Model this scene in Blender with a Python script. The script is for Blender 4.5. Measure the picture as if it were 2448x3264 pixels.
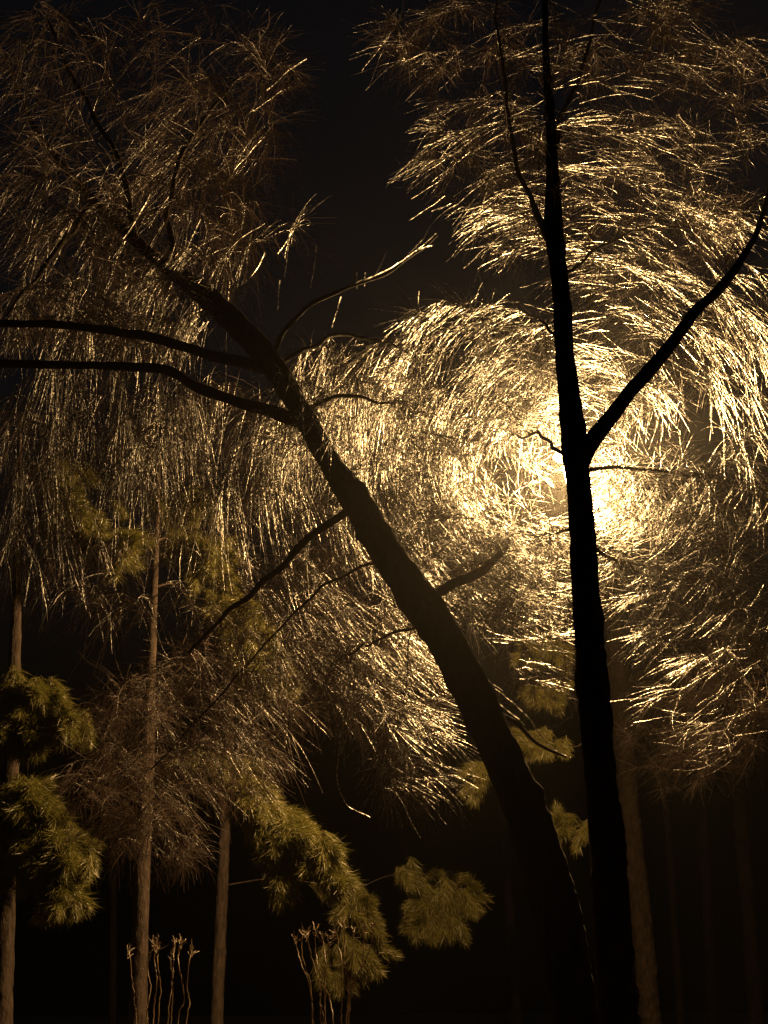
import bpy, math, random
import numpy as np
from mathutils import Vector

random.seed(7)
rng = np.random.default_rng(11)
for o in list(bpy.data.objects):
    bpy.data.objects.remove(o)
scene = bpy.context.scene
col = scene.collection

# ------------------------------------------------------------------ camera
PITCH = math.radians(20.1)
VFOV = math.radians(42.0)
CAM = np.array([0.0, 0.0, 1.5])
cam_data = bpy.data.cameras.new('camera')
cam_data.sensor_fit = 'VERTICAL'
cam_data.angle_y = VFOV
cam_data.clip_start = 0.05
cam_data.clip_end = 600
cam = bpy.data.objects.new('camera', cam_data)
col.objects.link(cam)
cam.location = CAM
cam.rotation_euler = (math.radians(90) + PITCH, 0, 0)
scene.camera = cam

# ------------------------------------------------------------------ night sky
world = bpy.data.worlds.new('World')
scene.world = world
world.use_nodes = True
wn = world.node_tree.nodes
wl = world.node_tree.links
sky = wn.new('ShaderNodeTexSky')
sky.sky_type = 'NISHITA'
sky.sun_disc = False
sky.sun_elevation = math.radians(-4.0)
sky.sun_rotation = math.radians(200)
wl.new(sky.outputs[0], wn['Background'].inputs[0])
wn['Background'].inputs[1].default_value = 0.15

# ------------------------------------------------------------------ exposure and renderer
vs = scene.view_settings
vs.view_transform = 'Standard'
vs.look = 'None'
vs.exposure = 0.0
vs.gamma = 1.0
scene.cycles.max_bounces = 3
scene.cycles.diffuse_bounces = 1
scene.cycles.glossy_bounces = 1
scene.cycles.transmission_bounces = 2
scene.cycles.transparent_max_bounces = 6
scene.cycles.volume_bounces = 0
scene.cycles.sample_clamp_indirect = 3.0
scene.cycles.filter_width = 1.5
scene.cycles.use_denoising = True
scene.cycles_curves.shape = 'THICK'
scene.cycles_curves.subdivisions = 2
LAMP_WATTS = 11000.0
HAZE_DENSITY = 0.00045

# ------------------------------------------------------------------ helpers
FPX = 1632.0 / math.tan(VFOV / 2)
FWD = np.array([0, math.cos(PITCH), math.sin(PITCH)])
UP = np.array([0, -math.sin(PITCH), math.cos(PITCH)])
RIGHT = np.array([1.0, 0, 0])

def W(px, py, d):
    """the place in the world, d metres ahead of the camera's stand, seen in that direction"""
    r = FWD + RIGHT * (px - 1224) / FPX + UP * (1632 - py) / FPX
    return CAM + r * (d / r[1])

def mpp(d):
    return d / FPX * 1.0

def unit(v):
    v = np.asarray(v, float)
    return v / (np.linalg.norm(v, axis=-1, keepdims=True) + 1e-12)

def catmull(pts, step):
    pts = [np.asarray(p, float) for p in pts]
    if len(pts) == 2:
        n = max(2, int(np.linalg.norm(pts[1] - pts[0]) / step) + 1)
        return np.array([pts[0] + (pts[1] - pts[0]) * t for t in np.linspace(0, 1, n)])
    P = [2 * pts[0] - pts[1]] + pts + [2 * pts[-1] - pts[-2]]
    out = []
    for i in range(1, len(P) - 2):
        p0, p1, p2, p3 = P[i - 1], P[i], P[i + 1], P[i + 2]
        n = max(2, int(np.linalg.norm(p2[:3] - p1[:3]) / step) + 1)
        for t in np.linspace(0, 1, n, endpoint=False):
            out.append(0.5 * ((2 * p1) + (-p0 + p2) * t + (2 * p0 - 5 * p1 + 4 * p2 - p3) * t * t
                              + (-p0 + 3 * p1 - 3 * p2 + p3) * t ** 3))
    out.append(pts[-1])
    return np.array(out)

def mesh_from(name, verts, faces_flat, nside, smooth=True):
    """faces_flat: (M, nside) int array"""
    me = bpy.data.meshes.new(name)
    verts = np.asarray(verts, np.float32)
    faces_flat = np.asarray(faces_flat, np.int32)
    me.vertices.add(len(verts))
    me.vertices.foreach_set('co', verts.ravel())
    m = len(faces_flat)
    me.loops.add(m * nside)
    me.loops.foreach_set('vertex_index', faces_flat.ravel())
    me.polygons.add(m)
    me.polygons.foreach_set('loop_start', np.arange(0, m * nside, nside, dtype=np.int32))
    me.polygons.foreach_set('use_smooth', np.full(m, smooth))
    me.update(calc_edges=True)
    me.validate()
    return me

def obj(name, me, mat=None, parent=None, loc=None):
    o = bpy.data.objects.new(name, me)
    col.objects.link(o)
    if mat is not None and me is not None and not me.materials:
        me.materials.append(mat)
    if parent is not None:
        o.parent = parent
    if loc is not None:
        o.location = loc
    return o

def thing(name, label, cat, loc=(0, 0, 0), group=None):
    o = bpy.data.objects.new(name, None)
    col.objects.link(o)
    o.empty_display_size = 0.2
    o.location = loc
    o['label'] = label
    o['category'] = cat
    if group:
        o['group'] = group
    return o

def tubes(C, R, sides):
    """C (N,K,3) centre lines, R (N,K) radii -> verts, quads"""
    N, K, _ = C.shape
    T = np.gradient(C, axis=1)
    T = unit(T)
    mean = unit(C[:, -1] - C[:, 0])
    ref = unit(np.cross(mean, unit(rng.normal(size=(N, 3)))))
    U = ref[:, None, :] - T * (T * ref[:, None, :]).sum(-1, keepdims=True)
    U = unit(U)
    V = np.cross(T, U)
    a = np.arange(sides) * 2 * math.pi / sides
    ring = (U[:, :, None, :] * np.cos(a)[None, None, :, None] + V[:, :, None, :] * np.sin(a)[None, None, :, None])
    X = C[:, :, None, :] + ring * R[:, :, None, None]
    verts = X.reshape(-1, 3)
    base = (np.arange(N) * K * sides)[:, None, None]
    k = (np.arange(K - 1) * sides)[None, :, None]
    s = np.arange(sides)[None, None, :]
    s2 = (s + 1) % sides
    f = np.stack([base + k + s, base + k + s2, base + k + sides + s2, base + k + sides + s], -1)
    return verts, f.reshape(-1, 4)

def tube_mesh(name, C, R, sides):
    v, f = tubes(np.asarray(C)[None], np.asarray(R)[None], sides)
    return mesh_from(name, v, f, 4)

def smooth_noise(n, m, cells_n, cells_m):
    """periodic in m, smooth value noise"""
    g = rng.normal(size=(cells_n + 3, cells_m))
    y = np.linspace(0, cells_n, n)
    x = np.arange(m) / m * cells_m
    yi = y.astype(int); yf = (y - yi)[:, None]
    xi = x.astype(int); xf = (x - xi)[None, :]
    yf = yf * yf * (3 - 2 * yf); xf = xf * xf * (3 - 2 * xf)
    a = g[yi][:, xi % cells_m]; b = g[yi][:, (xi + 1) % cells_m]
    c = g[yi + 1][:, xi % cells_m]; d = g[yi + 1][:, (xi + 1) % cells_m]
    return (a * (1 - xf) + b * xf) * (1 - yf) + (c * (1 - xf) + d * xf) * yf

def bark_mesh(name, pts, radii, step=0.04, sides=32, rough=0.075, kink=0.0):
    """rough barked trunk or limb along pts with a radius at each of them"""
    P4 = [np.append(p, r) for p, r in zip(pts, radii)]
    c = catmull(P4, step)
    C, R = c[:, :3], c[:, 3]
    K = len(C)
    if kink:
        C = C + smooth_noise(K, 3, max(3, int(K * step / 0.28)), 3) * kink * np.clip(np.arange(K) / 8.0, 0, 1)[:, None]
    T = unit(np.gradient(C, axis=0))
    ref = np.array([0.13, -1.0, 0.05])
    U = unit(ref - T * (T @ ref)[:, None])
    V = np.cross(T, U)
    L = np.linalg.norm(np.diff(C, axis=0), axis=1).sum()
    n1 = smooth_noise(K, sides, max(2, int(L / 0.5)), 5)
    n2 = smooth_noise(K, sides, max(2, int(L / 0.14)), 12)
    n3 = rng.normal(size=(K, sides))
    n4 = smooth_noise(K, sides, max(2, int(L / 0.06)), max(8, sides // 2))
    Rr = R[:, None] * (1 + rough * (0.6 * n1 + 0.6 * n2 + 0.5 * n4 + 0.25 * n3))
    for _ in range(int(L / 0.7)):                      # knots and old branch scars
        k0, s0 = rng.uniform(0, K), rng.uniform(0, sides)
        dk = (np.arange(K) - k0)[:, None] * step
        ds = (np.arange(sides)[None] - s0 + sides / 2) % sides - sides / 2
        ds = ds * 2 * math.pi / sides * R[:, None]
        w = rng.uniform(0.25, 0.5) * R.mean()
        Rr = Rr + rng.uniform(0.15, 0.32) * R[:, None] * np.exp(-(dk * dk * 0.6 + ds * ds) / (w * w))
    a = np.arange(sides) * 2 * math.pi / sides
    X = C[:, None] + Rr[..., None] * (U[:, None] * np.cos(a)[None, :, None] + V[:, None] * np.sin(a)[None, :, None])
    v = X.reshape(-1, 3)
    k = (np.arange(K - 1) * sides)[:, None]; s = np.arange(sides)[None]; s2 = (s + 1) % sides
    f = np.stack([k + s, k + s2, k + sides + s2, k + sides + s], -1).reshape(-1, 4)
    return mesh_from(name, v, f, 4), C, R

def curve_strands(name, X, R):
    """X (N,K,3), R (N,K): round strands as one curves object"""
    N, K, _ = X.shape
    cu = bpy.data.hair_curves.new(name)
    cu.add_curves([K] * N)
    cu.attributes['position'].data.foreach_set('vector', np.ascontiguousarray(X, np.float32).ravel())
    ra = cu.attributes.get('radius') or cu.attributes.new('radius', 'FLOAT', 'POINT')
    ra.data.foreach_set('value', np.ascontiguousarray(R, np.float32).ravel())
    return cu

# ------------------------------------------------------------------ materials
def mat_new(name):
    m = bpy.data.materials.new(name)
    m.use_nodes = True
    return m, m.node_tree.nodes, m.node_tree.links, m.node_tree.nodes['Principled BSDF']

def ramp(n, l, src, stops):
    r = n.new('ShaderNodeValToRGB')
    while len(r.color_ramp.elements) < len(stops):
        r.color_ramp.elements.new(0.5)
    for e, (p, c) in zip(r.color_ramp.elements, stops):
        e.position = p
        e.color = (*c, 1)
    l.new(src, r.inputs[0])
    return r.outputs[0]

def noise(n, l, scale, detail=4, stretch=None):
    tc = n.new('ShaderNodeTexCoord')
    src = tc.outputs['Object']
    if stretch:
        mp = n.new('ShaderNodeMapping')
        mp.inputs['Scale'].default_value = stretch
        l.new(src, mp.inputs[0]); src = mp.outputs[0]
    t = n.new('ShaderNodeTexNoise')
    t.inputs['Scale'].default_value = scale
    t.inputs['Detail'].default_value = detail
    l.new(src, t.inputs['Vector'])
    return t.outputs[0]

def bark_material(name, dark, light, rough=0.75, bump=0.6, spec=0.25, scale=14):
    m, n, l, b = mat_new(name)
    v = noise(n, l, scale, 6, (1, 1, 0.25))
    l.new(ramp(n, l, v, [(0.3, dark), (0.7, light)]), b.inputs['Base Color'])
    b.inputs['Roughness'].default_value = rough
    b.inputs['Specular IOR Level'].default_value = spec
    bp = n.new('ShaderNodeBump')
    bp.inputs['Strength'].default_value = bump
    bp.inputs['Distance'].default_value = 0.02
    l.new(noise(n, l, scale * 2.5, 6, (1, 1, 0.3)), bp.inputs['Height'])
    l.new(bp.outputs[0], b.inputs['Normal'])
    return m

def icy_twig_material(name, dark, light, rough, bump, ice):
    """thin bark under a clear shell of ice"""
    m, n, l, b = mat_new(name)
    l.new(ramp(n, l, noise(n, l, 9, 3), [(0.35, dark), (0.65, light)]), b.inputs['Base Color'])
    b.inputs['Roughness'].default_value = 0.5
    bp = n.new('ShaderNodeBump')
    bp.inputs['Strength'].default_value = bump
    bp.inputs['Distance'].default_value = 0.003
    l.new(noise(n, l, 60, 1), bp.inputs['Height'])
    gl = n.new('ShaderNodeBsdfGlossy')
    gl.inputs['Color'].default_value = (1, 1, 1, 1)
    gl.inputs['Roughness'].default_value = rough
    l.new(bp.outputs[0], gl.inputs['Normal'])
    mx = n.new('ShaderNodeMixShader')
    fr = n.new('ShaderNodeFresnel')
    fr.inputs['IOR'].default_value = 1.45
    ic = n.new('ShaderNodeMath')
    ic.operation = 'MULTIPLY'
    ic.inputs[1].default_value = ice
    l.new(fr.outputs[0], ic.inputs[0]); l.new(ic.outputs[0], mx.inputs[0])
    l.new(b.outputs[0], mx.inputs[1]); l.new(gl.outputs[0], mx.inputs[2])
    l.new(mx.outputs[0], n['Material Output'].inputs[0])
    return m

BARK_DARK = bark_material('wet_dark_bark', (0.018, 0.013, 0.011), (0.045, 0.033, 0.026), 0.9, 0.6, 0.08)
BARK_PINE = bark_material('pine_bark', (0.012, 0.0088, 0.0074), (0.043, 0.031, 0.026), 0.9, 0.9, 0.1, 18)
BARK_GREY = bark_material('grey_bark', (0.009, 0.0065, 0.005), (0.026, 0.018, 0.013), 0.9, 0.6, 0.08)
def ice_strand_material():
    """twig glazed with clear ice: light passes on through the glaze"""
    m = bpy.data.materials.new('glazed_twig')
    m.use_nodes = True
    n = m.node_tree.nodes; l = m.node_tree.links
    n.remove(n['Principled BSDF'])
    h = n.new('ShaderNodeBsdfHairPrincipled')
    h.model = 'CHIANG'
    h.parametrization = 'COLOR'
    h.inputs['Color'].default_value = (0.74, 0.64, 0.53, 1)
    h.inputs['Roughness'].default_value = 0.19
    h.inputs['Radial Roughness'].default_value = 0.43
    h.inputs['IOR'].default_value = 1.4
    h.inputs['Offset'].default_value = 0.0
    d = n.new('ShaderNodeBsdfDiffuse')
    d.inputs['Color'].default_value = (0.075, 0.054, 0.046, 1)
    mx = n.new('ShaderNodeMixShader')
    # the glaze is beaded and patchy: thick drops, then nearly bare bark; some twigs carry more of it
    tc = n.new('ShaderNodeTexCoord')
    tx = n.new('ShaderNodeTexNoise')
    tx.inputs['Scale'].default_value = 42
    tx.inputs['Detail'].default_value = 1
    l.new(tc.outputs['Object'], tx.inputs['Vector'])
    mr = n.new('ShaderNodeMapRange')
    mr.inputs['From Min'].default_value = 0.43
    mr.inputs['From Max'].default_value = 0.62
    mr.inputs['To Min'].default_value = 0.02
    mr.inputs['To Max'].default_value = 0.28
    l.new(tx.outputs[0], mr.inputs[0])
    hi = n.new('ShaderNodeHairInfo')
    mr2 = n.new('ShaderNodeMapRange')
    mr2.inputs['To Min'].default_value = 0.06
    mr2.inputs['To Max'].default_value = 2.4
    pw = n.new('ShaderNodeMath'); pw.operation = 'POWER'
    pw.inputs[1].default_value = 1.9
    l.new(hi.outputs['Random'], pw.inputs[0])
    l.new(pw.outputs[0], mr2.inputs[0])
    mu = n.new('ShaderNodeMath'); mu.operation = 'MULTIPLY'
    l.new(mr.outputs[0], mu.inputs[0]); l.new(mr2.outputs[0], mu.inputs[1])
    l.new(mu.outputs[0], mx.inputs[0])
    l.new(d.outputs[0], mx.inputs[1]); l.new(h.outputs[0], mx.inputs[2])
    l.new(mx.outputs[0], n['Material Output'].inputs[0])
    return m
GLAZED = ice_strand_material()
TWIG = icy_twig_material('icy_twig', (0.03, 0.019, 0.014), (0.085, 0.055, 0.042), 0.28, 0.3, 1.0)
SHRUB = icy_twig_material('shrub_stem', (0.1, 0.065, 0.035), (0.2, 0.13, 0.07), 0.4, 0.3, 0.5)

def needle_material():
    m, n, l, b = mat_new('pine_needle')
    oi = n.new('ShaderNodeObjectInfo')
    l.new(ramp(n, l, oi.outputs['Random'], [(0.0, (0.075, 0.068, 0.016)), (1.0, (0.12, 0.105, 0.03))]), b.inputs['Base Color'])
    b.inputs['Roughness'].default_value = 0.42
    b.inputs['Specular IOR Level'].default_value = 0.5
    b.inputs['Subsurface Weight'].default_value = 0.0
    out = n['Material Output']
    tr = n.new('ShaderNodeBsdfTranslucent')
    tr.inputs[0].default_value = (0.11, 0.11, 0.02, 1)
    mx = n.new('ShaderNodeMixShader')
    mx.inputs[0].default_value = 0.3
    l.new(b.outputs[0], mx.inputs[1]); l.new(tr.outputs[0], mx.inputs[2]); l.new(mx.outputs[0], out.inputs[0])
    return m
NEEDLE = needle_material()

def ground_material():
    m, n, l, b = mat_new('forest_floor')
    l.new(ramp(n, l, noise(n, l, 3.5, 8), [(0.3, (0.03, 0.02, 0.013)), (0.7, (0.1, 0.06, 0.035))]), b.inputs['Base Color'])
    b.inputs['Roughness'].default_value = 0.9
    bp = n.new('ShaderNodeBump'); bp.inputs['Distance'].default_value = 0.05
    l.new(noise(n, l, 12, 6), bp.inputs['Height']); l.new(bp.outputs[0], b.inputs['Normal'])
    return m
GROUND = ground_material()

def leaf_material():
    m, n, l, b = mat_new('dead_leaf')
    gi = n.new('ShaderNodeNewGeometry')
    l.new(ramp(n, l, gi.outputs['Random Per Island'], [(0.0, (0.1, 0.045, 0.02)), (1.0, (0.26, 0.13, 0.06))]), b.inputs['Base Color'])
    b.inputs['Roughness'].default_value = 0.5
    return m
LEAF = leaf_material()

m, n, l, b = mat_new('lamp_metal')
b.inputs['Base Color'].default_value = (0.03, 0.032, 0.03, 1)
b.inputs['Metallic'].default_value = 0.6
b.inputs['Roughness'].default_value = 0.5
LAMP_METAL = m

# ------------------------------------------------------------------ ground
def ground_z(x, y):
    def ss(a, b, v):
        t = np.clip((v - a) / (b - a), 0, 1)
        return t * t * (3 - 2 * t)
    bank = 1.285 * ss(2.6, 4.3, x) * ss(6.5, 13.0, y) * (1 - 0.8 * ss(14.5, 20, y))
    bank = bank * (1 + 0.05 * np.sin(x * 2.3) * np.sin(y * 1.9 + 0.5))
    return bank + 0.05 * np.sin(x * 0.9 + 1) * np.cos(y * 0.7)

rad = np.concatenate([[0.0], np.geomspace(0.6, 140, 70)])
na = 120
v = []
for r in rad:
    for i in range(na):
        a = 2 * math.pi * i / na
        x, y = r * math.cos(a), r * math.sin(a) + 10
        v.append((x, y, float(ground_z(x, y))))
f = []
for k in range(len(rad) - 1):
    for i in range(na):
        j = (i + 1) % na
        f.append((k * na + i, (k + 1) * na + i, (k + 1) * na + j, k * na + j))
g = obj('ground', mesh_from('ground', v, f, 4), GROUND)
g['kind'] = 'structure'

# fallen leaves on the bank
vv, ff = [], []
for i in range(2600):
    x = rng.uniform(2.4, 9); y = rng.uniform(7, 20)
    z = float(ground_z(x, y)) + rng.uniform(0.012, 0.05)
    s = rng.uniform(0.03, 0.065)
    t = unit(rng.normal(size=3) * [1, 1, 0.4]); nrm = unit(rng.normal(size=3) * [0.6, 0.6, 0.3] + [0, 0, 1])
    u = unit(np.cross(nrm, t)); w = np.cross(u, nrm)
    c = np.array([x, y, z]); b0 = len(vv)
    vv += [c - w * s, c + u * s * 0.55 + nrm * s * 0.3, c + w * s, c - u * s * 0.55 + nrm * s * 0.3]
    ff.append((b0, b0 + 1, b0 + 2)); ff.append((b0, b0 + 2, b0 + 3))
o = obj('fallen_leaves', mesh_from('fallen_leaves', vv, ff, 3, False), LEAF)
o['kind'] = 'stuff'; o['label'] = 'brown fallen leaves scattered over the bank at lower right'; o['category'] = 'leaves'

# ------------------------------------------------------------------ street lamp
LAMP_D = 16.0
LAMP = W(1829, 1478, LAMP_D)
def build_lamp():
    b = np.array([LAMP[0], LAMP[1], float(ground_z(LAMP[0], LAMP[1]))])
    t = thing('street_lamp', 'lit post top lantern shining from behind the upright dark trunk', 'street lamp', b)
    z = LAMP[2] - b[2]
    def lathe(name, prof, S=24):
        vv, ff = [], []
        for r, h in prof:
            for i in range(S):
                a = 2 * math.pi * i / S
                vv.append((r * math.cos(a), r * math.sin(a), h))
        for k in range(len(prof) - 1):
            for i in range(S):
                j = (i + 1) % S
                ff.append((k * S + i, k * S + j, (k + 1) * S + j, (k + 1) * S + i))
        return obj(name, mesh_from(name, vv, ff, 4), LAMP_METAL, t)
    lathe('pole', [(0.13, -0.2), (0.13, 0.7), (0.09, 0.78), (0.062, 0.9), (0.058, z * 0.6), (0.05, z - 0.62), (0.07, z - 0.6), (0.05, z - 0.56), (0.045, z - 0.41)])
    lathe('lantern_base', [(0.03, z - 0.42), (0.08, z - 0.4), (0.11, z - 0.33), (0.14, z - 0.31), (0.14, z - 0.295), (0.03, z - 0.29)])
    lathe('added_lamp_shade', [(0.02, z + 0.15), (0.1, z + 0.145), (0.27, z + 0.1), (0.28, z + 0.11), (0.2, z + 0.175), (0.1, z + 0.235), (0.03, z + 0.265), (0.02, z + 0.325), (0.001, z + 0.345)])  # unseen broad cap, added and shaped to dim the lamp towards the upper crowns
    for k in range(4):
        a = math.pi / 4 + k * math.pi / 2
        ca, sa = math.cos(a), math.sin(a)
        C = np.array([[0.13 * ca, 0.13 * sa, z - 0.3], [0.17 * ca, 0.17 * sa, z], [0.16 * ca, 0.16 * sa, z + 0.14]])
        obj('cage_bar', tube_mesh('cage_bar', C, [0.006] * 3, 8), LAMP_METAL, t)
    ld = bpy.data.lights.new('bulb_light', 'POINT')
    ld.energy = LAMP_WATTS
    ld.color = (1.0, 0.595, 0.22)
    ld.shadow_soft_size = 0.11
    lo = bpy.data.objects.new('bulb_light', ld)
    col.objects.link(lo)
    lo.parent = t
    lo.location = LAMP - b
build_lamp()

# ------------------------------------------------------------------ bare trees with icy twigs
class BareTree:
    def __init__(self, name, label, trunk, twig_mat=TWIG, bark=BARK_DARK, sides=36):
        """trunk: list of (px, py, depth, width_px)"""
        pts = [W(a, b_, d) for a, b_, d, w in trunk]
        rad = [w * 0.5 * mpp(d) for a, b_, d, w in trunk]
        # carry the trunk on down to the ground
        p0, p1 = pts[0], pts[1]
        dr = unit(p0 - p1)
        gz = float(ground_z(p0[0], p0[1]))
        k = (p0[2] - gz + 0.15) / max(0.2, -dr[2])
        foot = p0 + dr * k * np.array([0.75, 0.75, 1.0])
        pts = [foot, p0 * 0.6 + foot * 0.4] + pts
        rad = [rad[0] * 1.55, rad[0] * 1.12] + rad
        self.foot = np.array([foot[0], foot[1], gz])
        self.t = thing(name, label, 'tree', self.foot)
        me, C, R = bark_mesh('trunk', [p - self.foot for p in pts], rad, sides=sides)
        self.trunk = obj('trunk', me, bark, self.t)
        self.bark = bark
        self.twig_mat = twig_mat
        C = C + self.foot
        self.pos = [C[len(C) // 3::3]]
        self.dirs = [unit(np.gradient(C, axis=0))[len(C) // 3::3]]
        self.limb_of = [np.full(len(self.pos[0]), -1)]
        self.rad_of = [R[len(C) // 3::3]]
        self.limbs = []          # (object)
        self.paths = {}          # limb -> list of (pts, radii)
        self.twigs = {}          # limb -> list of (C, R)

    def limb(self, pts, sides=18, rough=0.06):
        """pts: (px, py, depth, width_px)"""
        P = [W(a, b_, d) for a, b_, d, w in pts]
        R = [w * 0.5 * mpp(d) for a, b_, d, w in pts]
        me, C, Rr = bark_mesh('branch', [p - self.foot for p in P], R, step=0.05, sides=sides, rough=rough * 1.5, kink=0.012)
        o = obj('branch', me, self.bark, self.t)
        self.limbs.append(o)
        C = C + self.foot
        self.pos.append(C[2:]); self.dirs.append(unit(np.gradient(C, axis=0))[2:])
        self.limb_of.append(np.full(len(C) - 2, len(self.limbs) - 1)); self.rad_of.append(Rr[2:])
        return o

    def crown(self, blobs, twigs_per=20, gaps=()):
        """blobs: (px, py, rx, ry, n, depth0, depth1, droop, length)"""
        T, D, Ln = [], [], []
        for px, py, rx, ry, n, d0, d1, droop, ln in blobs:
            for _ in range(int(n * 2.2)):
                a = rng.uniform(0, 2 * math.pi); r = math.sqrt(rng.uniform())
                x, y, d = px + rx * r * math.cos(a), py + ry * r * math.sin(a), rng.uniform(d0, d1)
                if any(((x - gx) / grx) ** 2 + ((y - gy) / gry) ** 2 < 1 and rng.uniform() < pr for gx, gy, grx, gry, pr in gaps):
                    continue
                T.append(W(x, y, d))
                D.append(droop); Ln.append(ln)
        T = np.array(T); D = np.array(D); Ln = np.array(Ln)
        pos = np.concatenate(self.pos); dirs = np.concatenate(self.dirs)
        lim = np.concatenate(self.limb_of); rr = np.concatenate(self.rad_of)
        d0 = np.array([np.min(((pos - t) ** 2).sum(1)) for t in T])
        for i in np.argsort(d0):
            t = T[i]
            if np.linalg.norm(t - LAMP) < 1.3:
                continue
            dd = np.sqrt(((pos - t) ** 2).sum(1))
            up = (pos[:, 2] - t[2])
            cost = dd + 0.25 * np.abs(up) + np.where(dd < 0.25, 3, 0)
            j = int(np.argmin(cost))
            p = pos[j]; L = dd[j]
            h = dirs[j] * 0.45 + unit(t - p) * 0.75 + np.array([0, 0, 0.25])
            c1 = p + unit(h) * L * 0.4
            c2 = t + (c1 - t) * 0.45 + np.array([0, 0, 0.1 * L]) + rng.normal(size=3) * 0.06 * L
            K = max(6, min(26, int(L / 0.09)))
            s = np.linspace(0, 1, K)[:, None]
            C = (1 - s) ** 3 * p + 3 * (1 - s) ** 2 * s * c1 + 3 * (1 - s) * s * s * c2 + s ** 3 * t
            C[1:] += np.cumsum(rng.normal(size=(K - 1, 3)), 0) * 0.007
            r0 = min(rr[j] * 0.7, 0.0026 + 0.0036 * L)
            R = np.linspace(r0, 0.0018, K)
            dv = unit(np.gradient(C, axis=0))
            li = int(lim[j])
            self.paths.setdefault(li, []).append((C, R))
            pos = np.concatenate([pos, C[2:]]); dirs = np.concatenate([dirs, dv[2:]])
            lim = np.concatenate([lim, np.full(K - 2, li)]); rr = np.concatenate([rr, R[2:]])
            # twigs along the outer part
            n = max(3, int(rng.normal(twigs_per, 4)))
            u = rng.uniform(0.12, 1.0, n)
            q = u * (K - 1)
            qi = np.minimum(q.astype(int), K - 2)
            base = C[qi] + (C[qi + 1] - C[qi]) * (q - qi)[:, None]
            bd = dv[qi]
            side = unit(rng.normal(size=(n, 3)))
            dirn = unit(bd * 0.9 + side * (rng.uniform(0.4, 1.15, n) * (1.05 - 0.45 * u))[:, None] + np.array([0, 0, -0.55]) * D[i])
            ln = np.clip(rng.lognormal(math.log(0.34), 0.45, n), 0.1, 0.25 + 0.45 * L) * Ln[i]
            KT = 7
            st = np.linspace(0, 1, KT)
            curve = np.array([0, 0, -1.0]) * D[i] * rng.uniform(0.05, 0.6, n)[:, None] + rng.normal(size=(n, 3)) * 0.16
            X = base[:, None, :] + dirn[:, None, :] * (ln[:, None] * st)[..., None] + curve[:, None, :] * (ln[:, None] * st ** 2 * 0.55)[..., None]
            kink = np.cumsum(rng.normal(size=(n, KT - 1, 3)), 1) * 0.004
            X[:, 1:] += kink
            R = rng.uniform(0.0014, 0.0023, n)[:, None] * np.linspace(1.0, 0.6, KT)[None]
            self.twigs.setdefault(li, []).append((X, R))

    def strands(self, lines, radius=0.0042):
        """single long twigs that stand out, each grown to the nearest branch"""
        pos = np.concatenate(self.pos); lim = np.concatenate(self.limb_of)
        for d, pts in lines:
            P = [W(x, y, d + 0.06 * k) for k, (x, y) in enumerate(pts)]
            j = int(np.argmin(((pos - P[0]) ** 2).sum(1)))
            par = self.trunk if lim[j] < 0 else self.limbs[int(lim[j])]
            C = catmull(P, 0.04) - self.foot
            C[1:] += np.cumsum(rng.normal(size=(len(C) - 1, 3)), 0) * 0.002
            R = np.linspace(radius, radius * 0.6, len(C))
            obj('twig', curve_strands('twig', (C - C[0])[None], R[None]), GLAZED, par, C[0])

    def finish(self, single=300):
        # every branchlet and twig belongs to the branch it grows from
        lens = []
        for li, lst in self.twigs.items():
            X = np.concatenate([a for a, b_ in lst]); R = np.concatenate([b_ for a, b_ in lst])
            self.twigs[li] = (X, R)
            lens.append(np.linalg.norm(X[:, -1] - X[:, 0], axis=1))
        allv = np.concatenate(lens) if lens else np.zeros(0)
        cut = np.sort(allv)[-single] if len(allv) > single else 0
        for li in sorted(self.paths):
            par = self.trunk if li < 0 else self.limbs[li]
            V, F, off = [], [], 0
            for C, R in self.paths[li]:
                a, q = tubes((C - self.foot)[None], R[None], 6)
                V.append(a); F.append(q + off); off += len(a)
            o = obj('branchlets', mesh_from('branchlets', np.concatenate(V), np.concatenate(F), 4), self.twig_mat, par)
            o['kind'] = 'stuff'
            X, R = self.twigs[li]
            X = X - self.foot
            ln = np.linalg.norm(X[:, -1] - X[:, 0], axis=1)
            big = ln >= cut if single else np.zeros(len(ln), bool)
            for k in np.nonzero(big)[0]:
                obj('twig', curve_strands('twig', X[k:k + 1] - X[k, 0], R[k:k + 1] * 1.15), GLAZED, par, X[k, 0])
            o = obj('twigs', curve_strands('twigs', X[~big], R[~big]), GLAZED, par)
            o['kind'] = 'stuff'

# upright dark tree in front of the lamp
A = BareTree('bare_tree', 'upright bare tree whose dark trunk hides the lamp, forked upper stem, icy twigs',
             [(1975, 3264, 9.0, 118), (1940, 2788, 9.0, 108), (1880, 2050, 9.1, 98), (1845, 1560, 9.2, 84), (1833, 1440, 9.22, 88),
              (1803, 1150, 9.3, 68), (1786, 900, 9.35, 62), (1766, 740, 9.4, 68), (1762, 560, 9.5, 48), (1757, 420, 9.55, 38), (1742, 200, 9.7, 26), (1735, -60, 9.8, 20), (1730, -300, 9.9, 10)])
A.limb([(1850, 1470, 9.22, 66), (1890, 1395, 9.25, 60), (1980, 1290, 9.35, 50), (2130, 1110, 9.5, 46), (2190, 1030, 9.58, 42), (2290, 930, 9.7, 36), (2380, 800, 9.9, 26), (2440, 640, 10.1, 16), (2470, 480, 10.2, 7)])
A.limb([(1768, 470, 9.5, 24), (1805, 350, 9.6, 20), (1850, 220, 9.7, 16), (1900, 60, 9.8, 12), (1950, -160, 9.9, 14)])
A.limb([(1748, 760, 9.4, 34), (1705, 660, 9.45, 22), (1650, 520, 9.6, 16), (1610, 300, 9.8, 12), (1590, 100, 9.9, 9), (1560, -150, 10.0, 8)])
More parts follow.
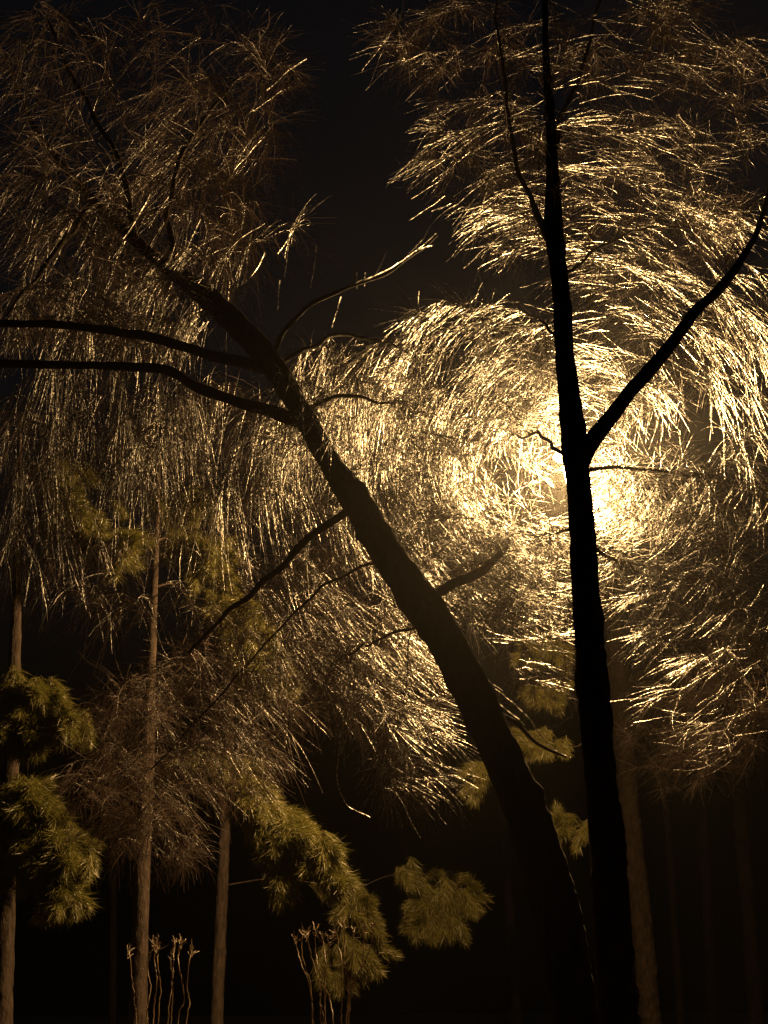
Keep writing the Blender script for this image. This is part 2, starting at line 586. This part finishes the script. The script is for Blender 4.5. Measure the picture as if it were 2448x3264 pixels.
A.limb([(1870, 1500, 9.3, 14), (1990, 1490, 10.3, 10), (2150, 1510, 11.3, 8), (2330, 1580, 12.2, 9)], 12)
A.limb([(1800, 1450, 9.3, 14), (1700, 1380, 10.3, 10), (1560, 1420, 11.3, 8), (1400, 1500, 12.3, 9)], 12)
A.limb([(1860, 1720, 9.2, 14), (1990, 1800, 10.2, 10), (2150, 1850, 11.2, 8), (2350, 1830, 12.0, 9)], 12)
A.limb([(1850, 1680, 9.2, 14), (1720, 1700, 10.5, 10), (1560, 1690, 11.6, 8), (1420, 1720, 12.6, 9)], 12)
A.limb([(1795, 1080, 9.35, 14), (1650, 1000, 10.3, 10), (1480, 1040, 11.2, 14), (1330, 1150, 11.9, 8)], 12)
A.limb([(1790, 880, 9.4, 14), (1930, 780, 10.2, 10), (2100, 720, 11.0, 8), (2300, 740, 11.6, 8)], 12)
A.crown([
    (1800, 1520, 560, 430, 145, 9.7, 11.7, 0.3, 0.95),
    (1490, 1560, 75, 125, 34, 13.4, 14.9, 0.3, 0.8),
    (1965, 1590, 80, 125, 34, 13.2, 14.6, 0.25, 0.8),
    (1720, 1400, 90, 120, 8, 12.4, 13.4, 0.25, 0.8),
    (1480, 1180, 310, 240, 76, 9.8, 11.6, 0.7, 1.0),
    (2020, 1050, 340, 240, 62, 10.0, 13.0, 0.5, 1.0),
    (2080, 720, 340, 180, 62, 10.0, 12.6, 0.55, 1.0),
    (2270, 690, 100, 60, 18, 10.5, 12.0, 0.5, 0.9),
    (1560, 480, 240, 200, 48, 9.8, 12.0, 0.55, 1.05),
    (1980, 460, 330, 110, 42, 9.8, 12.0, 0.55, 1.05),
    (1640, 700, 140, 130, 28, 9.8, 12.0, 0.55, 1.0),
    (1500, 130, 330, 130, 46, 9.8, 12.0, 0.5, 1.05),
    (2050, 190, 330, 90, 40, 9.8, 12.0, 0.4, 1.05),
    (2130, 40, 150, 50, 14, 9.8, 12.0, 0.4, 1.05),
    (2380, 330, 90, 200, 18, 9.9, 11.8, 0.6, 1.05),
    (2370, 1180, 130, 330, 19, 9.6, 12.0, 1.1, 1.3),
    (2250, 1640, 220, 170, 46, 9.8, 12.2, 0.4, 1.0),
    (2240, 1950, 250, 180, 46, 9.8, 12.4, 0.4, 1.0),
    (2250, 2260, 240, 190, 40, 11.5, 15.0, 0.4, 1.0),
    (1700, 1830, 160, 170, 42, 9.8, 11.4, 0.3, 0.9),
    (1720, 2100, 110, 130, 16, 11.0, 14.0, 0.3, 0.9),
    (1770, 330, 130, 300, 9, 8.9, 9.4, 0.6, 1.1),
], 12, [(1690, 1560, 150, 170, 0.25), (1850, 1480, 60, 260, 0.5), (2240, 1370, 80, 120, 0.95)])
A.finish()

# leaning tree
B = BareTree('bare_tree', 'leaning bare tree with thick dark trunk slanting to the upper left, hung with icy twigs',
             [(1836, 3264, 8.4, 150), (1745, 2788, 8.45, 140), (1604, 2419, 8.5, 128), (1430, 2060, 8.6, 124), (1295, 1850, 8.75, 118), (1190, 1690, 8.9, 108),
              (1125, 1580, 9.0, 104), (1055, 1480, 9.15, 78), (960, 1310, 9.4, 72), (880, 1180, 9.6, 84), (800, 1080, 9.8, 86), (700, 985, 10.0, 82), (600, 900, 10.3, 66), (470, 800, 10.6, 44), (300, 640, 10.9, 30), (120, 420, 11.2, 18), (0, 150, 11.4, 8)])
B.limb([(880, 1195, 9.6, 44), (840, 1172, 9.6, 42), (660, 1130, 9.55, 36), (450, 1075, 9.4, 34), (250, 1035, 9.2, 30), (0, 1030, 9.0, 26), (-200, 1010, 8.9, 18)])
B.limb([(975, 1350, 9.35, 44), (900, 1325, 9.35, 46), (760, 1285, 9.3, 38), (620, 1225, 9.25, 34), (500, 1178, 9.2, 34), (300, 1165, 9.1, 28), (0, 1155, 9.0, 28), (-200, 1150, 8.9, 18)])
B.limb([(1110, 1625, 9.0, 32), (1070, 1655, 9.05, 28), (985, 1710, 9.3, 24), (900, 1800, 9.6, 21), (830, 1870, 9.9, 20), (740, 1930, 10.2, 17), (690, 1990, 10.4, 13), (600, 2080, 10.7, 9)], 12)
B.limb([(1340, 1910, 8.8, 40), (1400, 1885, 8.95, 34), (1450, 1860, 9.1, 34), (1525, 1830, 9.4, 30), (1600, 1760, 10.2, 20), (1640, 1690, 11.0, 12)], 12)
B.limb([(980, 1330, 9.4, 20), (1000, 1295, 9.5, 18), (1060, 1272, 9.7, 15), (1150, 1268, 10.0, 12), (1260, 1290, 10.5, 7)], 10)
B.limb([(860, 1150, 9.7, 18), (950, 1010, 9.9, 16), (1100, 920, 10.1, 14), (1240, 865, 10.3, 13), (1330, 800, 10.4, 12), (1395, 745, 10.5, 7)], 10, 0.1)
B.limb([(870, 1175, 9.65, 22), (960, 1120, 10.0, 18), (1080, 1070, 10.5, 15), (1220, 1090, 11.0, 10), (1330, 1150, 11.4, 6)], 10)
B.limb([(1480, 2150, 8.7, 22), (1550, 2230, 9.0, 16), (1640, 2300, 9.4, 13), (1720, 2370, 9.6, 10), (1800, 2410, 9.8, 7)], 10, 0.1)
B.limb([(1385, 2000, 8.7, 12), (1290, 2010, 9.9, 9), (1180, 2050, 11.2, 7), (1040, 2130, 12.6, 6)], 12)
B.limb([(1240, 1780, 8.8, 12), (1130, 1820, 10.0, 9), (1000, 1900, 11.2, 8), (850, 2050, 12.2, 7), (650, 2280, 12.9, 6), (480, 2450, 13.2, 5)], 12)
B.limb([(300, 640, 10.9, 26), (210, 760, 10.2, 22), (120, 880, 9.9, 16), (20, 1010, 9.6, 9)], 10)
B.limb([(560, 870, 10.4, 26), (540, 640, 10.7, 20), (620, 420, 11.0, 15), (760, 250, 11.3, 8)], 12)
B.limb([(430, 770, 10.7, 26), (380, 520, 10.4, 20), (250, 280, 10.2, 15), (150, 60, 10.0, 10)], 12)
B.crown([
    (1120, 1230, 210, 160, 50, 10.4, 12.8, 1.2, 1.35),
    (1000, 1480, 200, 180, 46, 10.8, 13.4, 1.2, 1.35),
    (1330, 1560, 160, 240, 66, 9.8, 11.6, 0.6, 0.9),
    (1450, 1830, 240, 180, 72, 9.6, 11.4, 0.4, 0.95),
    (680, 1420, 270, 230, 74, 10.4, 13.2, 1.4, 1.55),
    (300, 1330, 300, 200, 52, 9.4, 12.4, 1.4, 1.5),
    (180, 1000, 200, 140, 40, 9.0, 12.0, 1.0, 1.0),
    (420, 1000, 260, 130, 50, 9.4, 12.0, 1.0, 1.0),
    (120, 1700, 150, 200, 20, 9.5, 12.0, 1.4, 1.2),
    (560, 720, 310, 210, 60, 9.8, 12.2, 1.1, 1.35),
    (640, 420, 270, 200, 42, 10.0, 12.2, 1.0, 1.35),
    (180, 600, 220, 260, 40, 9.0, 11.6, 1.1, 1.5),
    (200, 220, 240, 210, 28, 9.0, 11.6, 1.0, 1.5),
    (620, 110, 260, 110, 14, 10.2, 12.2, 0.9, 1.3),
    (880, 260, 80, 130, 12, 10.2, 12.2, 0.6, 1.1),
    (930, 780, 90, 150, 3, 10.0, 11.6, 0.8, 1.1),
    (1130, 1930, 280, 250, 92, 11.6, 14.6, 0.8, 1.35),
    (1230, 2170, 200, 180, 58, 11.6, 14.4, 0.8, 1.3),
    (1330, 2420, 130, 150, 30, 9.8, 12.4, 0.9, 1.05),
    (860, 1950, 240, 220, 52, 11.4, 14.2, 0.9, 1.1),
    (700, 2230, 300, 200, 72, 12.4, 15.6, 0.9, 1.3),
    (420, 2280, 150, 180, 30, 12.8, 15.6, 0.9, 1.3),
    (740, 2430, 190, 120, 24, 13.0, 15.8, 0.8, 1.2),
    (420, 2520, 230, 150, 52, 13.2, 16.0, 0.8, 1.2),
    (480, 2670, 170, 90, 20, 13.2, 16.0, 0.8, 1.1),
    (380, 1820, 280, 170, 22, 10.6, 13.4, 1.3, 1.15),
    (950, 1330, 130, 150, 9, 8.8, 9.3, 1.3, 1.1),
    (620, 880, 170, 110, 5, 9.3, 9.9, 1.0, 1.1),
], 12)
B.strands([
    (9.4, [(110, 215), (80, 320), (30, 457)]), (9.4, [(140, 255), (105, 350), (52, 450)]), (9.5, [(205, 470), (165, 600), (107, 723)]),
    (9.6, [(377, 430), (350, 520), (314, 590)]), (9.6, [(480, 620), (420, 720), (347, 819)]), (9.8, [(270, 765), (245, 810), (218, 852)]),
    (9.9, [(565, 740), (555, 790), (530, 856)]), (10.0, [(490, -10), (474, 28), (458, 59)]), (10.4, [(978, 188), (915, 232), (852, 288)]),
    (10.3, [(872, 315), (870, 350), (860, 402)]), (10.2, [(974, 657), (935, 730), (882, 804)]), (10.1, [(802, 745), (780, 820), (752, 900)]),
    (10.1, [(845, 805), (820, 860), (771, 915)]), (10.1, [(1008, 780), (1003, 850), (992, 918)]), (10.0, [(893, 893), (886, 940), (884, 990)]),
    (9.7, [(640, 700), (600, 790), (575, 870)]), (9.7, [(45, 190), (35, 260), (20, 330)]), (9.7, [(160, 0), (150, 60), (138, 110)]),
], 0.004)
B.strands([
    (10.05, [(1060, 938), (1130, 908), (1240, 862), (1330, 797), (1395, 742)]), (10.25, [(1195, 880), (1212, 850), (1232, 803)]),
    (10.35, [(1320, 800), (1370, 785), (1385, 778)]), (10.35, [(1300, 815), (1340, 770), (1360, 738)]), (10.1, [(1088, 946), (1075, 990), (1060, 1045)]),
    (10.15, [(1137, 868), (1137, 895), (1136, 920)]), (10.2, [(1165, 868), (1164, 888), (1166, 912)]),
    (8.95, [(1500, 2110), (1550, 2165), (1600, 2200)]), (9.0, [(1535, 2170), (1600, 2215), (1680, 2290), (1740, 2370), (1810, 2408)]), (9.1, [(1570, 2230), (1640, 2280), (1670, 2310)]),
    (11.6, [(1085, 2330), (1075, 2470), (1105, 2560), (1176, 2604)]),
], 0.0055)
B.finish()

# trunk standing beyond the lamp, right of the upright one
Cc = BareTree('bare_tree', 'brown lit trunk standing beyond the lamp, just right of the upright dark trunk',
              [(2075, 3264, 35.26, 66), (2035, 2862, 35.26, 64), (1994, 2450, 35.4, 62), (1962, 2050, 35.54, 60), (1930, 1700, 35.7, 52), (1900, 1300, 35.86, 40), (1880, 900, 36.0, 26), (1870, 600, 36.14, 12)], bark=BARK_GREY)
Cc.limb([(1975, 2200, 35.4, 22), (2080, 2130, 35.7, 18), (2230, 2120, 36.14, 12), (2380, 2180, 36.6, 7)], 10)
Cc.limb([(1990, 2380, 35.4, 20), (2080, 2330, 35.26, 15), (2200, 2350, 34.94, 10), (2300, 2420, 34.66, 6)], 10)
Cc.crown([(2160, 2330, 170, 220, 40, 28.0, 36.5, 0.4, 1.1), (2330, 2200, 130, 250, 34, 28.0, 36.5, 0.4, 1.1), (1760, 2250, 110, 100, 10, 31, 36.5, 0.4, 1.0)], 20)
Cc.finish(60)

# dim trunks further off in the dark
far = [
    ('slim dim trunk in the dark between the pines, left of the scarred trunk', [(360, 3264, 57.33, 22), (364, 2700, 57.33, 20), (372, 2300, 57.33, 17), (385, 1800, 58.11, 10), (395, 1400, 58.63, 5)]),
    ('dim trunk far off at lower right, rightmost of the dark background stems', [(2412, 3264, 57.33, 50), (2385, 2900, 57.33, 46), (2350, 2500, 57.85, 40), (2320, 2000, 58.63, 28), (2300, 1500, 60.06, 10)]),
    ('slender dim trunk far off, midway along the dark lower right', [(2270, 3264, 68.25, 34), (2250, 2800, 68.25, 30), (2225, 2300, 69.03, 20), (2210, 1900, 69.94, 8)]),
    ('thin dim stem far off, first right of the lit brown trunk', [(2170, 3264, 62.79, 26), (2140, 2800, 62.79, 23), (2105, 2300, 63.57, 16), (2090, 1900, 64.48, 6)]),
    ('dim stem in the dark seen low between the pale shrub and the leaning trunk', [(1650, 3264, 65.52, 30), (1620, 2850, 65.52, 27), (1590, 2400, 66.3, 18), (1580, 2000, 67.21, 8)]),
]
for lab, tr in far:
    t = BareTree('bare_tree', lab, tr, bark=BARK_GREY, sides=20)
    x, y = tr[-2][0], tr[-2][1]
    t.crown([(x, y, 120, 300, 8, tr[0][2] - 1, tr[0][2] + 1, 0.4, 1.2)], 12)
    t.t['group'] = 'dim trunks in the dark behind'
    t.finish(0)

# ------------------------------------------------------------------ pines
def tuft_mesh(i):
    """one brush of long soft needles, growing along +Z"""
    nn = 300
    vv, ff = [], []
    for k in range(nn):
        z0 = rng.uniform(-0.05, 0.1)
        a = rng.uniform(0, 2 * math.pi)
        spread = rng.uniform(0.1, 0.95) * (1.0 - z0 * 3)
        d = unit([math.cos(a) * math.sin(spread), math.sin(a) * math.sin(spread), math.cos(spread)])
        L = rng.uniform(0.09, 0.15)
        s = unit(np.cross(d, rng.normal(size=3))) * 0.0017
        b0 = len(vv)
        p = np.array([0, 0, z0]) + rng.normal(size=3) * 0.012
        mid = p + d * L * 0.6
        tip = p + d * L + rng.normal(size=3) * 0.014
        vv += [p - s * 0.7, p + s * 0.7, mid + s, mid - s, tip]
        ff += [(b0, b0 + 1, b0 + 2), (b0, b0 + 2, b0 + 3), (b0 + 3, b0 + 2, b0 + 4)]
    me = mesh_from('needle_tuft', vv, ff, 3, False)
    me.materials.append(NEEDLE)
    return me
TUFTS = [tuft_mesh(i) for i in range(7)]

def align_z(d):
    return Vector(d).to_track_quat('Z', 'Y').to_euler()

def pine(label, trunk, boughs, bark=None):
    pts = [W(a, b_, d) for a, b_, d, w in trunk]
    rad = [w * 0.5 * mpp(d) for a, b_, d, w in trunk]
    gz = float(ground_z(pts[0][0], pts[0][1]))
    foot = np.array([pts[0][0], pts[0][1], gz])
    pts = [foot + [0, 0, -0.1]] + pts; rad = [rad[0] * 1.25] + rad
    t = thing('pine_tree', label, 'pine tree', foot)
    me, C, R = bark_mesh('trunk', [p - foot for p in pts], rad, sides=28, rough=0.05)
    obj('trunk', me, bark or BARK_PINE, t)
    Cw = C + foot
    grow = Cw
    for (x0, y0, x1, y1, d0, d1, spread, n, scale) in boughs:
        a, e = W(x0, y0, d0), W(x1, y1, d1)
        sp = spread * mpp(d1)
        # grow the bough out of the trunk
        j = int(np.argmin(((grow - a) ** 2).sum(1) + 0.4 * np.maximum(0, grow[:, 2] - a[2])))
        root = grow[j]
        path = catmull([root, root * 0.5 + a * 0.5 + [0, 0, 0.12], a, (a + e) / 2 + [0, 0, 0.1 * np.linalg.norm(e - a)], e], 0.06)
        grow = np.concatenate([grow, path[len(path) // 3:]])
        rr = np.linspace(0.018 if j < len(Cw) else 0.011, 0.005, len(path))
        verts, quads, off = [], [], 0
        v_, q_ = tubes((path - foot)[None], rr[None], 7)
        verts.append(v_); quads.append(q_); off += len(v_)
        tail = int(len(path) * 0.55)
        spots = []
        for k in range(n):
            u = tail + (len(path) - 1 - tail) * rng.uniform(0, 1)
            c = path[int(u)]
            off_v = rng.normal(size=3)
            off_v = unit(off_v) * sp * rng.uniform(0.1, 1.0) ** 0.6 * np.array([1, 1, 0.75])
            p = c + off_v
            dirn = unit(off_v * 0.35 + unit(e - a) * 0.35 * sp + np.array([0, 0, -0.5 * sp]) + rng.normal(size=3) * 0.3 * sp)
            c1 = c * 0.5 + p * 0.5 + np.array([0, 0, 0.15 * sp])
            tw = catmull([c, c1, p], 0.05)
            v_, q_ = tubes((tw - foot)[None], np.linspace(0.006, 0.003, len(tw))[None], 4)
            verts.append(v_); quads.append(q_ + off); off += len(v_)
            spots.append((p - foot, dirn))
        bo = obj('bough', mesh_from('bough', np.concatenate(verts), np.concatenate(quads), 4), BARK_PINE, t)
        for p, dirn in spots:
            o = obj('needle_tuft', random.choice(TUFTS), None, bo, p)
            e_ = align_z(dirn)
            o.rotation_euler = e_
            s = scale * rng.uniform(0.95, 1.5)
            o.scale = (s, s, s)

pine('pine at the left edge with the brightest drooping bough of long needles',
     [(6, 3264, 17.3, 62), (18, 2850, 17.3, 58), (36, 2400, 17.4, 50), (50, 2000, 17.5, 36), (60, 1600, 17.6, 20), (64, 1350, 17.7, 8)],
     [(30, 2190, 150, 2230, 17.1, 16.8, 75, 28, 1.23), (60, 2230, 240, 2320, 17.1, 16.8, 60, 24, 1.23), (20, 2310, 110, 2360, 17.0, 16.8, 60, 22, 1.23),
      (20, 2520, 130, 2590, 17.1, 16.8, 80, 37, 1.23), (90, 2590, 250, 2740, 17.1, 16.6, 62, 44, 1.29), (120, 2680, 210, 2890, 17.0, 16.6, 52, 37, 1.23),
      (0, 2620, 110, 2780, 17.0, 16.7, 60, 26, 1.23), (80, 1640, 320, 1660, 17.4, 17.2, 100, 28, 1.34), (60, 1500, 250, 1550, 17.5, 17.2, 80, 17, 1.34), (100, 1740, 420, 1750, 17.4, 17.0, 70, 24, 1.34)])
pine('pine with a straight knotty trunk at lower left and a broad lit bough reaching right',
     [(438, 3264, 17.6, 54), (452, 2800, 17.6, 50), (468, 2450, 17.7, 46), (484, 2050, 17.8, 30), (500, 1700, 17.9, 16), (510, 1400, 18.0, 5)],
     [(600, 2440, 740, 2450, 18.1, 17.8, 60, 28, 1.29), (700, 2470, 850, 2560, 18.0, 17.8, 70, 37, 1.29), (780, 2520, 900, 2680, 18.0, 17.7, 70, 44, 1.29),
      (860, 2610, 1010, 2700, 17.9, 17.6, 60, 39, 1.29), (880, 2680, 900, 2830, 17.9, 17.7, 42, 22, 1.23), (980, 2690, 1075, 2830, 17.8, 17.6, 42, 26, 1.23),
      (560, 1760, 700, 1800, 18.4, 18.2, 110, 28, 1.34), (600, 1900, 800, 2000, 18.3, 18.1, 110, 33, 1.34), (700, 2060, 900, 2160, 18.3, 18.0, 90, 28, 1.34), (500, 1600, 640, 1620, 18.5, 18.3, 90, 15, 1.34)])
pine('pine with a slim straight trunk, second of the lit trunks, a dim bough reaching right',
     [(690, 3264, 26.0, 38), (706, 2900, 26.0, 36), (718, 2600, 26.1, 32), (735, 2200, 26.2, 24), (750, 1900, 26.3, 10)],
     [(1040, 2820, 1160, 2850, 25.9, 25.7, 45, 16, 1.47), (1060, 2890, 1170, 2930, 25.9, 25.7, 75, 36, 1.47), (1100, 2990, 1180, 3050, 25.9, 25.7, 60, 22, 1.47), (1020, 3040, 1080, 3120, 26.0, 25.9, 50, 12, 1.47),
      (1330, 2790, 1430, 2800, 29.1, 29.3, 55, 20, 1.65), (1390, 2850, 1340, 2890, 29.3, 29.1, 55, 20, 1.65), (1430, 2850, 1480, 2870, 29.3, 29.1, 58, 22, 1.65),
      (1400, 2910, 1350, 2955, 29.3, 29.1, 34, 10, 1.59), (1440, 2910, 1475, 2970, 29.3, 29.1, 36, 11, 1.59), (1400, 2900, 1410, 2970, 29.3, 29.1, 26, 8, 1.59), (1340, 2900, 1300, 2940, 29.3, 29.1, 20, 5, 1.53), (1480, 2800, 1510, 2830, 29.3, 29.1, 24, 6, 1.53)])
pine('pine far behind, its green boughs glimpsed between the two dark trunks',
     [(1930, 3264, 26.0, 40), (1915, 2800, 26.0, 36), (1895, 2400, 26.1, 30), (1880, 2000, 26.2, 20), (1870, 1700, 26.3, 8)],
     [(1850, 2630, 1770, 2640, 25.8, 25.6, 45, 18, 1.4), (1830, 2380, 1640, 2370, 25.8, 25.5, 50, 30, 1.4), (1600, 2440, 1520, 2500, 25.6, 25.5, 60, 22, 1.4),
      (1820, 2060, 1690, 2080, 25.9, 25.6, 70, 26, 1.4), (1840, 2180, 1740, 2220, 25.9, 25.6, 50, 16, 1.4)])

# ------------------------------------------------------------------ clipped shrubs with bare stems
def shrub(label, cx, d, stems):
    base = W(cx, 3264, d)
    foot = np.array([base[0], base[1], float(ground_z(base[0], base[1]))])
    t = thing('clipped_shrub', label, 'shrub', foot, 'clipped bare shrubs')
    for pts in stems:
        lift = rng.normal() * 14
        P = [W(x, y + (lift if k == len(pts) - 1 else 0), d + rng.uniform(-0.1, 0.1)) for k, (x, y) in enumerate(pts)]
        last = P[0]
        root = foot + np.array([(last[0] - foot[0]) * 0.35, rng.uniform(-0.08, 0.08), -0.05])
        path = catmull([root, root * 0.5 + last * 0.5 + rng.normal(size=3) * 0.02] + P, 0.035)
        path[1:-1] += rng.normal(size=(len(path) - 2, 3)) * 0.004
        st = obj('stem', tube_mesh('stem', path - foot, np.linspace(0.0095, 0.0045, len(path)), 8), SHRUB, t)
        # cut head: a fan of short knuckled twigs
        tip = path[-1]
        n = 9
        dirn = unit(rng.normal(size=(n, 3)) * [0.55, 0.55, 0.35] + [0, 0, 0.8])
        ln = rng.uniform(0.04, 0.13, n)
        s = np.linspace(0, 1, 4)
        b0 = tip - np.array([0, 0, 1]) * rng.uniform(0, 0.1, n)[:, None]
        X = b0[:, None] + dirn[:, None] * (ln[:, None] * s)[..., None] + rng.normal(size=(n, 4, 3)) * 0.006
        v_, q_ = tubes(X - foot, np.full((n, 4), 0.0034) * np.array([1.2, 0.9, 0.8, 1.1]), 5)
        h = obj('twig_head', mesh_from('twig_head', v_, q_, 4), SHRUB, st)
shrub('clipped bare shrub with wavy stems beside the knotty pine trunk at lower left', 530, 14.5,
      [[(470, 3230), (480, 3150), (470, 3080), (490, 3010)], [(490, 3220), (500, 3130), (492, 3060), (497, 3005)], [(505, 3230), (512, 3150), (505, 3090), (500, 3020)],
       [(537, 3230), (548, 3130), (543, 3060), (545, 3010)], [(570, 3240), (588, 3180), (572, 3090), (570, 3040), (578, 3005)], [(596, 3240), (605, 3195), (596, 3150), (602, 3080), (612, 3010)],
       [(430, 3200), (420, 3120), (415, 3050), (410, 3015)], [(548, 3200), (552, 3100), (556, 3010)]])
shrub('flat topped clipped shrub of pale stems fanning out under the dim pine bough', 1070, 14.5,
      [[(990, 3165), (965, 3090), (948, 3030), (940, 2995)], [(992, 3165), (978, 3100), (962, 3040), (965, 2985)], [(1018, 3160), (1005, 3090), (990, 3040), (975, 2980)],
       [(1060, 3264), (1050, 3185), (1018, 3100), (1008, 3030), (1005, 2975)], [(1035, 3150), (1040, 3080), (1030, 3000), (1026, 2968)], [(1090, 3090), (1080, 3020), (1072, 2965)],
       [(1110, 3150), (1098, 3060), (1100, 3000), (1092, 2962)], [(1115, 3170), (1150, 3090), (1160, 3000), (1155, 2960)], [(1120, 3170), (1165, 3060), (1185, 3000), (1190, 2962)],
       [(1030, 3240), (1020, 3180), (1040, 3060), (1050, 2970)], [(1108, 3200), (1120, 3100), (1125, 3010), (1125, 2962)]])

# ------------------------------------------------------------------ misty night air
xs, ys, z0, z1 = 150, 150, -1.2, 24
me = bpy.data.meshes.new('haze')
me.from_pydata([(sx * xs, 10 + sy * ys, z) for z in (z0, z1) for sx, sy in ((-1, -1), (1, -1), (1, 1), (-1, 1))], [],
               [(3, 2, 1, 0), (4, 5, 6, 7), (0, 1, 5, 4), (1, 2, 6, 5), (2, 3, 7, 6), (3, 0, 4, 7)])
m = bpy.data.materials.new('mist')
m.use_nodes = True
nn = m.node_tree.nodes
for x in list(nn):
    if x.type == 'BSDF_PRINCIPLED':
        nn.remove(x)
pv = nn.new('ShaderNodeVolumePrincipled')
pv.inputs['Color'].default_value = (0.9, 0.88, 0.86, 1)
pv.inputs['Density'].default_value = HAZE_DENSITY
pv.inputs['Anisotropy'].default_value = 0.85
m.node_tree.links.new(pv.outputs[0], nn['Material Output'].inputs['Volume'])
o = obj('haze', me, m)
o['kind'] = 'stuff'
